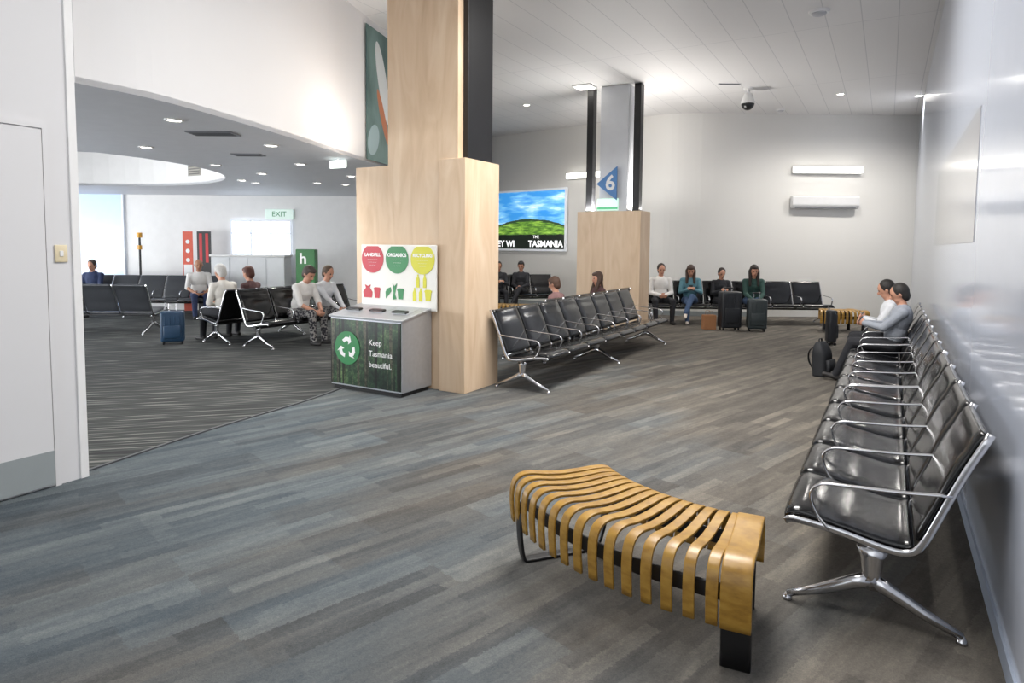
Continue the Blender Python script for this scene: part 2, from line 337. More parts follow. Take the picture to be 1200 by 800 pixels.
# ---------------- beam seating
SX=1.05
def P3(L): return [(x*SX,y,z) for x,y,z in L]
SEATP=cr(P3([(-.01,0,.395),(-.015,0,.425),(-.06,0,.44),(-.2,0,.42),(-.36,0,.385),(-.46,0,.375),(-.50,0,.392)]),4)
BACKP=cr(P3([(-.515,0,.42),(-.545,0,.50),(-.60,0,.65),(-.66,0,.80),(-.705,0,.895),(-.73,0,.93)]),4)
FRP=cr(P3([(-.0,0,.40),(-.04,0,.415),(-.2,0,.40),(-.40,0,.36),(-.49,0,.365),(-.535,0,.42),(-.575,0,.52),(-.66,0,.75),(-.74,0,.935)]),4)
ARMP=cr(P3([(-.18,0,.40),(-.13,0,.46),(-.10,0,.55),(-.14,0,.605),(-.25,0,.617),(-.45,0,.63),(-.625,0,.65)]),4)
CACHE={}
def seatmesh(key,fn):
    if key not in CACHE:
        o=fn(); CACHE[key]=o.data; bpy.data.objects.remove(o)
    return CACHE[key]
def puff(n,t0): return lambda f: t0*(.62+.38*abs(math.sin(math.pi*n*f))**.5) * (0.6 if f<.001 or f>.999 else 1)
def bench(loc,rz,n,pitch,legs,sg,label,group="beam seating rows",name="airport_bench",lea=None):
    lea=lea or LEATH
    r=thing(name,label,"seating",loc,rz,group)
    w=pitch-.03
    sm=seatmesh(("s",pitch,lea.name),lambda:strip("seat",SEATP,(0,1,0),w,puff(2,.055),None,lea,.4,16))
    bm_=seatmesh(("b",pitch,lea.name),lambda:strip("backrest",BACKP,(0,1,0),w,puff(3,.052),None,lea,.4,16))
    fm=seatmesh("f",lambda:strip("side_frame",FRP,(0,1,0),.020,.032,None,ALU,.5,8))
    am=seatmesh("a",lambda:strip("armrest",ARMP,(0,1,0),.026,.013,None,ALU,.6,10))
    def leg():
        bm=bmesh.new()
        def sw(pts,ws,ts):
            P=[Vector(p) for p in pts]; R=[]
            for i,p in enumerate(P):
                d=(P[min(i+1,len(P)-1)]-P[max(i-1,0)]).normalized(); N=d.cross(Vector((0,1,0)))
                R.append([bm.verts.new(p+Vector((0,1,0))*(ws[i]/2*math.cos(a))+N*(ts[i]/2*math.sin(a))) for a in [2*math.pi*k/10 for k in range(10)]])
            for a,b in zip(R[:-1],R[1:]):
                for k in range(10): bm.faces.new((a[k],a[(k+1)%10],b[(k+1)%10],b[k]))
            bm.faces.new(R[0]); bm.faces.new(R[-1])
        sw([(-.37,0,.345),(-.37,0,.30),(-.37,0,.22),(-.37,0,.15)],[.07,.06,.055,.05],[.14,.10,.08,.08])
        sw([(-.39,0,.20),(-.30,0,.165),(-.16,0,.09),(-.02,0,.03)],[.055,.05,.044,.034],[.08,.065,.05,.034])
        sw([(-.35,0,.20),(-.43,0,.165),(-.58,0,.09),(-.72,0,.03)],[.055,.05,.044,.034],[.08,.065,.05,.034])
        for x in(-.02,-.72): sw([(x,0,.0),(x,0,.012),(x,0,.035)],[.045,.045,.02],[.045,.045,.02])
        return frombm("leg",bm,None,ALU,True)
    lm=seatmesh("leg",leg)
    for i in range(n):
        y=sg*(i+.5)*pitch
        for nm,me in(("seat",sm),("backrest",bm_)):
            o=bpy.data.objects.new(nm,me); COL.objects.link(o); o.parent=r; o.location=(0,y,0)
    for i in range(n+1):
        y=sg*i*pitch
        for nm,me in(("side_frame",fm),("armrest",am)):
            o=bpy.data.objects.new(nm,me); COL.objects.link(o); o.parent=r; o.location=(0,y,0)
    for l in legs:
        o=bpy.data.objects.new("leg",lm); COL.objects.link(o); o.parent=r; o.location=(0,sg*l,0)
    y0,y1=sorted((sg*.03,sg*(n*pitch-.03)))
    box("beam",-.41,-.33,y0,y1,.315,.35,r,BLACK,.006,2)
    return r
def seatpos(b,i,pitch,sg,dx=-.46):
    y=sg*(i+.5)*pitch; rz=b.rotation_euler[2]
    return Vector(b.location)+Vector((math.cos(rz)*dx-math.sin(rz)*y,math.sin(rz)*dx+math.cos(rz)*y,0))
O1=Vector((SF.x,SF.y,0)); PR=.63
wr=[]
for k in range(3):
    wr.append(bench(O1+V*(k*(4*PR+.045)-.02),UA+math.pi,4,PR,[.03,4*PR-.1],-1,"black leather tandem seats with chrome arms along glossy white wall"))
MO=atz(640,461,0)
mid=bench(MO+V*-.06+U*.05,UA,8,.58,[.06,2.3,4.54],1,"black leather tandem seats with chrome arms near wooden column")
mb=bench(MO+V*1.6-U*1.62,UA+math.pi,6,.58,[.1,3.35],-1,"black leather tandem seats placed back to back with another row")
fo=atz(760,380,0); fb=bench((fo.x,14.2,0),-math.pi/2,6,.68,[.1,2.04,3.98],1,"black leather tandem seats facing out from back wall")
LBO=atz(315,411,0)
lb=bench(LBO,UA,4,.6,[.1,2.3],1,"black tandem seats with chrome legs on striped carpet")
la=bench(LBO-U*1.74+V*-.05,UA+math.pi,3,.6,[.1,1.7],-1,"black tandem seats back to back on striped carpet")
lc=bench((-6.7,12.6,0),math.pi/2,5,.62,[.1,3.0],1,"black tandem seats coloured grey for glare, backs turned on striped carpet",lea=LEATHGLARE)
ld=bench((-10.6,14.5,0),-math.pi/2,6,.62,[.1,1.86,3.6],1,"tandem seats coloured grey for glare by the lounge wall",lea=LEATHGLARE)
lm_=bench((-.55,16.4,0),rad(-75),3,.62,[.1,1.76],1,"dark tandem seats below wall mounted television")
# ---------------- slatted wooden benches
BC=Vector((1.62,3.99,0))
def pol(r,a,z): return Vector((r*math.cos(a),r*math.sin(a),z))
PRF=[(1.08,.21),(1.06,.30),(1.065,.375),(1.10,.425),(1.18,.436),(1.28,.430),(1.40,.426),(1.50,.433),(1.58,.444),(1.64,.434),(1.675,.395),(1.685,.31),(1.675,.185)]
def wave_bench(loc,rz,a0,a1,NS,label):
    wb=thing("slatted_bench",label,"bench",loc,rz,"curved slatted benches")
    for i in range(NS):
        a=a0+(a1-a0)*i/(NS-1); rr=[pol(r,a,z) for r,z in PRF]
        lat=Vector((-math.sin(a),math.cos(a),0)); ww=.12 if i==NS-1 else .048
        strip("slat",cr(rr,4),lat,ww,.013 if i<NS-1 else .028,wb,GOLD,.14,12)
    def arc(name,r,z,w,t):
        P=[pol(r,a0+(a1-a0)*k/24,z) for k in range(25)]; strip(name,P,(0,0,1),w,t,wb,BLACK,.2,8)
    arc("rail",1.62,.30,.07,.012); arc("rail",1.17,.33,.07,.012)
    strip("end_leg",[pol(1.62,a1,.0),pol(1.63,a1,.1),pol(1.64,a1,.22),pol(1.645,a1,.33)],(-math.sin(a1),math.cos(a1),0),.12,.05,wb,BLACK,.2,8)
    strip("end_leg",[pol(1.13,a1,.0),pol(1.13,a1,.33)],(-math.sin(a1),math.cos(a1),0),.06,.03,wb,BLACK,.2,8)
    aL=a0+rad(4)
    strip("sled_leg",cr([pol(1.66,aL,.32),pol(1.68,aL,.2),pol(1.66,aL,.03),pol(1.62,aL,.008),pol(1.5,aL,.008),pol(1.30,aL,.008),pol(1.22,aL,.02),pol(1.17,aL,.15),pol(1.15,aL,.30)],4),(-math.sin(aL),math.cos(aL),0),.06,.016,wb,BLACK,.2,8)
    return wb
wave_bench(BC,0,rad(197),rad(244.5),16,"curved golden bentwood slat bench with black metal frame")
def arcplace(px,py,a,rz,a0,a1,ns,lab):
    q=atz(px,py,0); c_=q-Vector((math.cos(a),math.sin(a),0))*1.4; wave_bench(c_,0,a0,a1,ns,lab)
arcplace(982,388,rad(262),0,rad(248),rad(278),12,"curved golden slat bench near seated people by wall")
arcplace(607,381,rad(270),0,rad(250),rad(290),14,"low timber slat bench behind row of black seats")
# ---------------- back wall things
WL=Vector((3.2-(-1.2),16.6-20.3,0)).normalized(); WNm=Vector((WL.y,-WL.x,0))
tv0=onpl(583,257,(3.2,16.6,0),WNm); tv1=onpl(666,257,(3.2,16.6,0),WNm)
tvw=(tv1-tv0).length; tvc=(tv0+tv1)/2; ztop=onpl(625,222,(3.2,16.6,0),WNm).z; zbot=onpl(625,294,(3.2,16.6,0),WNm).z
def mat_tv():
    m,nt,b,tc=base("screen_picture",.3)
    sp=nt.nodes.new("ShaderNodeSeparateXYZ"); nt.links.new(tc.outputs["Generated"],sp.inputs[0]); x,z=sp.outputs[0],sp.outputs[2]
    n=noise(nt,mapping(nt,tc,0,(1,1,3.2),"Generated").outputs[0],2.4,9,.55)
    sky=ramp(nt,[(.42,C(50,130,196)),(.54,C(110,174,220)),(.66,C(206,224,238))]); nt.links.new(n,sky.inputs[0])
    n2=noise(nt,mapping(nt,tc,0,(1.2,1,5),"Generated").outputs[0],6,7,.7)
    gr=ramp(nt,[(.38,C(36,66,26)),(.5,C(84,124,44)),(.58,C(128,166,64)),(.72,C(164,190,96))]); nt.links.new(n2,gr.inputs[0])
    dx=math_(nt,'SUBTRACT',x,.5); hill=math_(nt,'SUBTRACT',.52,math_(nt,'MULTIPLY',math_(nt,'MULTIPLY',dx,dx),.45)); hill=math_(nt,'ADD',hill,math_(nt,'MULTIPLY_ADD',n2,.06,-.03))
    c1=mixc(nt,math_(nt,'LESS_THAN',z,hill),sky.outputs[0],gr.outputs[0])
    band=math_(nt,'MULTIPLY',math_(nt,'LESS_THAN',z,hill),math_(nt,'GREATER_THAN',z,math_(nt,'SUBTRACT',hill,.035)))
    c2=mixc(nt,band,c1,C(40,60,36))
    c3=mixc(nt,math_(nt,'LESS_THAN',z,math_(nt,'MULTIPLY_ADD',n2,.10,.20)),c2,C(12,20,12))
    nt.links.new(c3,b.inputs["Base Color"]); nt.links.new(c3,b.inputs["Emission Color"]); b.inputs["Emission Strength"].default_value=.8; return m
tvr=math.atan2(WL.y,WL.x)
tv=thing("television","wall mounted television showing green hills and blue sky","television",(tvc.x,tvc.y,zbot),tvr); th_=ztop-zbot
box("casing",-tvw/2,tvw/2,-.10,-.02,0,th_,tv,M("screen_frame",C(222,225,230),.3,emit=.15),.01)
box("screen",-tvw/2+.06,tvw/2-.06,-.106,-.101,.06,th_-.06,tv,mat_tv(),0)
WE=M("white_glow",C(250,250,250),.5,emit=.8)
text("EY WI",.25,(-tvw/2+.10,-.11,.2),tv,WE,align='LEFT',bold=.006); text("TASMANIA",.25,(tvw/2-.1,-.11,.2),tv,WE,align='RIGHT',bold=.006); text("THE",.12,(tvw*.10,-.11,.40),tv,WE)
NB=Vector((0,1,0))
def onback(px,py): return onpl(px,py,(0,16.03,0),NB)
a=onback(928,199); b=onback(1010,199)
TG=M("tube_glow",C(255,252,245),.5,emit=3.2,var=.01)
ls=thing("wall_light","long rectangular fluorescent wall light above air conditioner","light",((a.x+b.x)/2,16.03,a.z),0); wd=b.x-a.x
box("housing",-wd/2,wd/2,-.05,-.002,-.09,.09,ls,WHITE,.01); box("diffuser",-wd/2+.01,wd/2-.01,-.11,-.05,-.07,.07,ls,TG,.02,3)
a=onpl(676,206,(3.2,16.6,0),WNm)
l2=thing("wall_light","long rectangular fluorescent wall light behind column","light",(a.x,a.y,a.z),tvr)
box("housing",-.3,1.1,-.05,-.002,-.09,.09,l2,WHITE,.01); box("diffuser",-.29,1.09,-.11,-.05,-.07,.07,l2,TG,.02,3)
a=onback(926,236); b=onback(1004,236)
ac=thing("air_conditioner","white wall mounted split air conditioner unit","air conditioner",((a.x+b.x)/2,16.03,a.z-.02),0); wd=b.x-a.x
hy=.15
bm=bmesh.new(); pr=[(-.002,-hy),(-.10,-hy),(-.15,-hy*.45),(-.15,hy*.85),(-.12,hy),(-.002,hy)]
A=[bm.verts.new((-wd/2,y,z)) for y,z in pr]; B=[bm.verts.new((wd/2,y,z)) for y,z in pr]
for i in range(6): bm.faces.new((A[i],A[(i+1)%6],B[(i+1)%6],B[i]))
bm.faces.new(A); bm.faces.new(B); bmesh.ops.bevel(bm,geom=bm.edges[:],offset=.01,segments=2,affect='EDGES'); frombm("body",bm,ac,M("ac_white",C(212,212,212),.5))
box("vent",-wd/2+.08,wd/2-.08,-.14,-.09,-hy*.95,-hy*.72,ac,M("vent_grey",C(110,112,116),.5),.002)
p=atz(877,103,ZC)
cc=thing("security_camera","white pendant dome security camera hanging from ceiling","camera",p,0)
cyl("mount",(0,0,0),(0,0,-.04),.10,.09,cc,WHITE); cyl("stem",(0,0,-.04),(0,0,-.12),.03,.03,cc,WHITE)
def dome(name,c,rx,rz,parent,mat):
    R=[]; n=8
    for k in range(n+1):
        t=math.pi/2*k/n*.98; R.append([Vector((c[0]+rx*math.cos(t)*math.cos(2*math.pi*j/20),c[1]+rx*math.cos(t)*math.sin(2*math.pi*j/20),c[2]-rz*math.sin(t))) for j in range(20)])
    return loft(name,R,parent,mat)
cyl("housing",(0,0,-.12),(0,0,-.32),.08,.15,cc,WHITE); dome("lens_dome",(0,0,-.32),.13,.13,cc,BLACKP)
for px,py,nm,lab,r in((960,13,"smoke_detector","round white smoke detector on ceiling",.14),(568,50,"smoke_detector","small round white detector on ceiling",.09),(915,128,"smoke_detector","small round white sensor on ceiling",.1)):
    q=atz(px,py,ZC); t=thing(nm,lab,"detector",q,0,"ceiling detectors"); cyl("base_ring",(0,0,0),(0,0,-.03),r,r*.9,t,WHITE,24); dome("cap",(0,0,-.03),r*.7,.04,t,M("detector_cap",C(180,180,184),.4))
def downlight(loc,r,energy,label,cone=160):
    t=thing("downlight",label,"light",loc,0,"recessed ceiling downlights")
    loft("trim_ring",[[Vector((rr*math.cos(2*math.pi*k/20),rr*math.sin(2*math.pi*k/20),z)) for k in range(20)] for rr,z in((r*1.3,-.001),(r*1.25,-.014),(r,-.014),(r*.95,-.002))],t,WHITE,cap=False)
    cyl("lamp",(0,0,-.001),(0,0,-.006),r*.93,r*.93,t,M("downlight_glow",C(255,250,240),.5,emit=12,var=.01),20)
    if energy:
        L=bpy.data.lights.new("downlight_lamp",'SPOT'); L.energy=energy; L.spot_size=rad(cone); L.spot_blend=1; L.shadow_soft_size=.1; L.color=(1,.96,.90)
        lo=bpy.data.objects.new("downlight_lamp",L); COL.objects.link(lo); lo.parent=t; lo.location=(0,0,-.05)
for n_,(px,py) in enumerate(((204,140),(171,172),(253,193),(307,203),(318,170),(284,211),(300,214),(372,214),(405,216),(412,206),(352,192))):
    q=atz(px,py,ZL)
    if (Vector((q.x,q.y))-Vector(HC)).length<HR+.1: continue
    downlight(q,.07,120 if n_ in(0,4,5,7) else 0,"round recessed downlight in grey lounge ceiling")
for px,py in((985,110),(1077,112)): downlight(atz(px,py,ZC),.07,290,"round recessed downlight in white ceiling")
downlight(Vector((.3,15.3,ZC)),.07,330,"round recessed downlight in white ceiling")
for px,py,z,w,d in((855,98,ZC,.45,.05),(250,156,ZL,.5,.28),(291,181,ZL,.4,.22)):
    q=atz(px,py,z); t=thing("ceiling_vent","slatted air vent in ceiling","vent",q,0,"ceiling vents"); 
    box("vent_frame",-w/2,w/2,-d/2,d/2,-.012,-.001,t,M("vent_face",C(140,142,148),.5),.002)
    for k in range(3): box("vent_slat",-w/2+.03,w/2-.03,-d/2+d*(k+.7)/4,-d/2+d*(k+1.1)/4,-.018,-.0125,t,M("slat_grey",C(90,92,96),.5),0)
for ang in (rad(12),rad(58)):
    q=Vector((HC[0]+(HR-.005)*math.cos(ang),HC[1]+(HR-.005)*math.sin(ang),ZL+.3)); t=thing("wall_grille","grey ventilation grille in curved white bulkhead","vent",q,ang-math.pi/2,"bulkhead grilles")
    box("grille_frame",-.22,.22,-.02,0.0,-.12,.12,t,M("grille_grey",C(150,146,138),.5),.004)
    for k in range(4): box("grille_bar",-.19,.19,-.026,-.02,-.09+k*.05,-.07+k*.05,t,M("grille_dark",C(90,88,84),.5),0)
q=atz(396,186,ZL); t=thing("exit_sign","small illuminated sign hanging from lounge ceiling","sign",q,UA); box("sign_body",-.15,.15,-.02,.02,-.13,-.02,t,M("pale_glow",C(235,245,240),.5,emit=1.2),.005); cyl("rod",(0,0,-.02),(0,0,0),.01,.01,t,WHITE)
def banner_mat():
    m,nt,b,tc=base("banner_print",.5)
    sp=nt.nodes.new("ShaderNodeSeparateXYZ"); nt.links.new(tc.outputs["Generated"],sp.inputs[0]); y,z=sp.outputs[1],sp.outputs[2]
    n=noise(nt,mapping(nt,tc,0,(1,1,.5)).outputs[0],2.4,5)
    g=ramp(nt,[(.35,C(62,88,86)),(.6,C(104,130,126))]); nt.links.new(n,g.inputs[0])
    def stroke(y0,z0,w,h,sl_):
        a_=math_(nt,'DIVIDE',math_(nt,'ADD',math_(nt,'SUBTRACT',y,y0),math_(nt,'MULTIPLY',math_(nt,'SUBTRACT',z,z0),sl_)),w); b_=math_(nt,'DIVIDE',math_(nt,'SUBTRACT',z,z0),h)
        return math_(nt,'LESS_THAN',math_(nt,'ADD',math_(nt,'MULTIPLY',a_,a_),math_(nt,'MULTIPLY',b_,b_)),1)
    c1=mixc(nt,stroke(.30,.62,.09,.30,.35),g.outputs[0],C(208,212,212))
    c2=mixc(nt,stroke(.30,.36,.05,.20,.5),c1,C(182,112,74))
    c3=mixc(nt,stroke(.12,.16,.10,.12,-.3),c2,C(150,172,176))
    nt.links.new(c3,b.inputs["Base Color"]); return m
seg=[p for p in bpts if 9.15<p[1]<11.6]
bw=wall("banner",[(x+.03,y) for x,y in seg],ZL+.03,ZC-.12,banner_mat(),.01,-1)
del bw["kind"]; bw["label"]="tall hanging banner in grey green with white and orange strokes"; bw["category"]="banner"
ya=(onpl(1146,200,WR,U)-WR).dot(V); yb=(onpl(1085,200,WR,U)-WR).dot(V)
za=onpl(1146,130,WR,U).z; zb=onpl(1146,283,WR,U).z
t=thing("wall_panel","faint grey beige blank panel fixed flat to glossy wall","panel",(WR.x,WR.y,0),UA)
box("panel_face",-.004,-.001,ya,min(yb,ya+4.5),zb,za,t,M("grey_gloss_panel",C(164,164,166),.18,coat=.3),0)
# ---------------- lounge back items
def onl(px,py,Y=LY-.02): return onpl(px,py,(0,Y,0),NB)
BRIGHT=M("daylit_glass",C(225,236,250),.2,emit=2.0,var=.04)
FG=M("frame_white_glow",C(214,218,224),.5,emit=.25)  # frames given a glow of their own to offset the backlighting
def window(idx,px0,py0,px1,py1,nx,mat,trans=True):
    a=onl(px0,py1); b=onl(px1,py0); w=b.x-a.x; h=b.z-a.z
    t=thing("window_%d"%idx,"bright daylit window with white frame","window",(a.x,LY-.06,max(a.z,.02)),0); struct(t)
    box("pane",0,w,.03,.05,0,h,t,mat,0)
    for k in range(nx+1): box("mullion",w*k/nx-.02,w*k/nx+.02,-.0,.03,0,h,t,FG,.003)
    box("rail",0,w,.0,.03,h-.04,h+.02,t,FG,.003); box("rail",0,w,.0,.03,-.02,.04,t,FG,.003)
    if trans: box("rail",0,w,.0,.03,h*.62,h*.62+.03,t,FG,.003)
window(1,272,258,341,300,3,BRIGHT)
window(2,80,232,144,370,1,M("bluish_glass",C(160,178,208),.2,emit=.6,var=.04),False)
a=onl(314,251); t=thing("shop_sign","white lit sign with faint green lettering above doors","sign",(a.x,LY-.02,a.z),0); box("sign_body",-.05,.65,-.05,0,-.13,.13,t,M("pale_sign",C(205,222,214),.5,emit=.3),.01); text("EXIT",.18,(.3,-.055,0),t,M("exit_letter",C(70,150,105),.5),"lettering")
a=onl(247,298,15.6); b=onl(333,298,15.6)
cn=thing("service_counter","white service counter with pale worktop by lounge wall","counter",(a.x,15.6,0),0); w=b.x-a.x
box("counter_body",0,w,0,.5,0,a.z-.05,cn,M("counter_white",C(214,216,218),.5),.01); box("worktop",-.03,w+.03,-.04,.54,a.z-.05,a.z,cn,WHITE,.01)
for k in range(1,4): box("panel_joint",w*k/4-.006,w*k/4+.006,-.006,0,.05,a.z-.08,cn,M("joint_grey",C(186,188,192),.5),0)
for px,w,c1,lab in((221,.24,C(205,78,50),"orange and white upright promotional banner"),(240,.34,C(36,34,36),"red and black upright promotional banner")):
    BY=15.7
    q=onl(px,320,BY); zt=onl(px,271,BY).z
    t=thing("promotional_banner",lab,"banner",(q.x,BY,0),0); box("base",-w/2,w/2,-.1,.1,0,.06,t,BLACKP,.01); box("graphic",-w/2,w/2,-.006,.006,.06,zt,t,M("bn%d"%px,c1,.5),.001)
    if px==221:
        for k in range(3): polyext("print_mark",disc(.05,14),.004,t,WT,(0,-.009,zt-.25-k*.22))
        box("print_stripe",-.1,.1,-.01,-.0065,zt-1.2,zt-.8,t,WT,0)
    else:
        for x in(-.08,.07): box("print_stripe",x-.035,x+.035,-.01,-.0065,zt-.75,zt-.05,t,M("banner_red",C(190,40,44),.5),0)
zt=onl(165,272,14.9).z; q=onl(165,330,15.5)
t=thing("barrier_post","slim black post with yellow top","post",(q.x,15.5,0),0); cyl("base",(0,0,0),(0,0,.03),.16,.15,t,BLACK,24); cyl("pole",(0,0,.03),(0,0,zt-.12),.025,.025,t,BLACK); cyl("head",(0,0,zt-.12),(0,0,zt),.06,.06,t,M("amber_yellow",C(215,154,40),.4)); cyl("collar",(0,0,zt-.4),(0,0,zt-.3),.05,.05,t,MC["amber_yellow"])
q=onl(360,330,15.0); zt=onl(360,292,15.0).z
t=thing("display_stand","green display stand with white letter h","sign",(q.x,15.0,0),0); box("stand_body",-.22,.22,-.12,.12,0,zt,t,M("stand_green",C(52,112,62),.45),.01); text("h",.34,(-.05,-.125,zt-.22),t,WT,"letter",bold=.008); box("stand_base",-.26,.26,-.16,.16,0,.05,t,BLACKP,.005)
# ---------------- luggage
def suitcase(loc,rz,h,w,d,colr,label,hh=.3):
    t=thing("suitcase",label,"luggage",loc,rz,"travel luggage"); mt=M("case%.2f%.2f%.2f"%tuple(colr[:3]),colr,.4,bump=.1)
    box("shell",-w/2,w/2,-d/2,d/2,.05,h,t,mt,.04,4)
    for k in range(4): x=-w/2+w*(k+1)/5; box("rib",x-.012,x+.012,-d/2-.006,-d/2+.01,.12,h-.08,t,mt,.004)
    box("front_pocket",-w*.36,w*.36,-d/2-.03,-d/2+.01,h*.2,h*.58,t,mt,.015,3)
    for x in(-w*.3,w*.3): cyl("handle_rod",(x*.5,d*.3,h-.03),(x*.5,d*.3,h+hh),.008,.008,t,ALU,8)
    box("handle_grip",-w*.22,w*.22,d*.3-.015,d*.3+.015,h+hh,h+hh+.03,t,BLACKP,.008,2)
    for x in(-w*.38,w*.38):
        for y in(-d*.3,d*.3): cyl("wheel",(x-.012,y,.025),(x+.012,y,.025),.025,.025,t,BLACKP,14)
    return t
DK=C(30,32,36)
q=atz(203,403,0); suitcase(q,.4,.56,.36,.24,C(30,58,84),"blue soft suitcase with raised handle on striped carpet",.12)
q=atz(848,384,0); suitcase((q.x,13.35,0),.1,.80,.43,.26,DK,"large black suitcase in front of seated person",.05)
q=atz(878,385,0); suitcase((q.x,13.2,0),-.2,.66,.38,.25,C(44,52,54),"dark grey suitcase beside seated woman",.1)
q=atz(981,408,0); suitcase(q+Vector((.08,.4,0)),1.4,.62,.22,.15,DK,"slim black case standing near wall seats",.04)
def backpack(loc,rz,label,colr=DK,s=1):
    t=thing("backpack",label,"bag",loc,rz,"travel luggage"); mt=M("pack%.2f"%colr[0],colr,.7,bump=.3)
    P=cr([(0,0,0),(0,.01,.12),(0,.02,.3),(0,.04,.42),(0,.05,.48)],4); P=[p*s for p in P]
    strip("pack_body",P,(1,0,0),lambda f:s*(.30-.14*max(0,f-.6)/.4),lambda f:s*(.2-.12*max(0,f-.5)/.5),t,mt,.5,16)
    P2=[Vector((0,-.11,.05))*s,Vector((0,-.115,.14))*s,Vector((0,-.1,.24))*s]; strip("front_pocket",P2,(1,0,0),.22*s,.06*s,t,mt,.5,12)
    for x in(-.07,.07): strip("shoulder_strap",cr([(x*s,.1*s,.4*s),(x*s,.17*s,.33*s),(x*s,.17*s,.2*s),(x*s,.1*s,.08*s)],4),(1,0,0),.04*s,.01*s,t,BLACKP,.5,8)
    strip("carry_loop",cr([(-.04*s,.05*s,.46*s),(-.03*s,.05*s,.52*s),(.03*s,.05*s,.52*s),(.04*s,.05*s,.46*s)],4),(0,1,0),.02*s,.008*s,t,BLACKP,.5,8)
q=atz(964,440,0); backpack(q,.7,"black fabric backpack standing on carpet",s=.95)
q=atz(815,379,0)
t=thing("paper_bag","brown paper bag standing by seats","bag",(q.x,13.45,0),.1); box("bag_body",-.13,.13,-.08,.08,0,.3,t,M("kraft_paper",C(150,104,68),.8,bump=.3),.008)
for y in(-.075,.075): strip("bag_handle",cr([(-.05,y,.3),(-.04,y,.38),(.04,y,.38),(.05,y,.3)],4),(0,1,0),.01,.006,t,MC["kraft_paper"],.6,6)
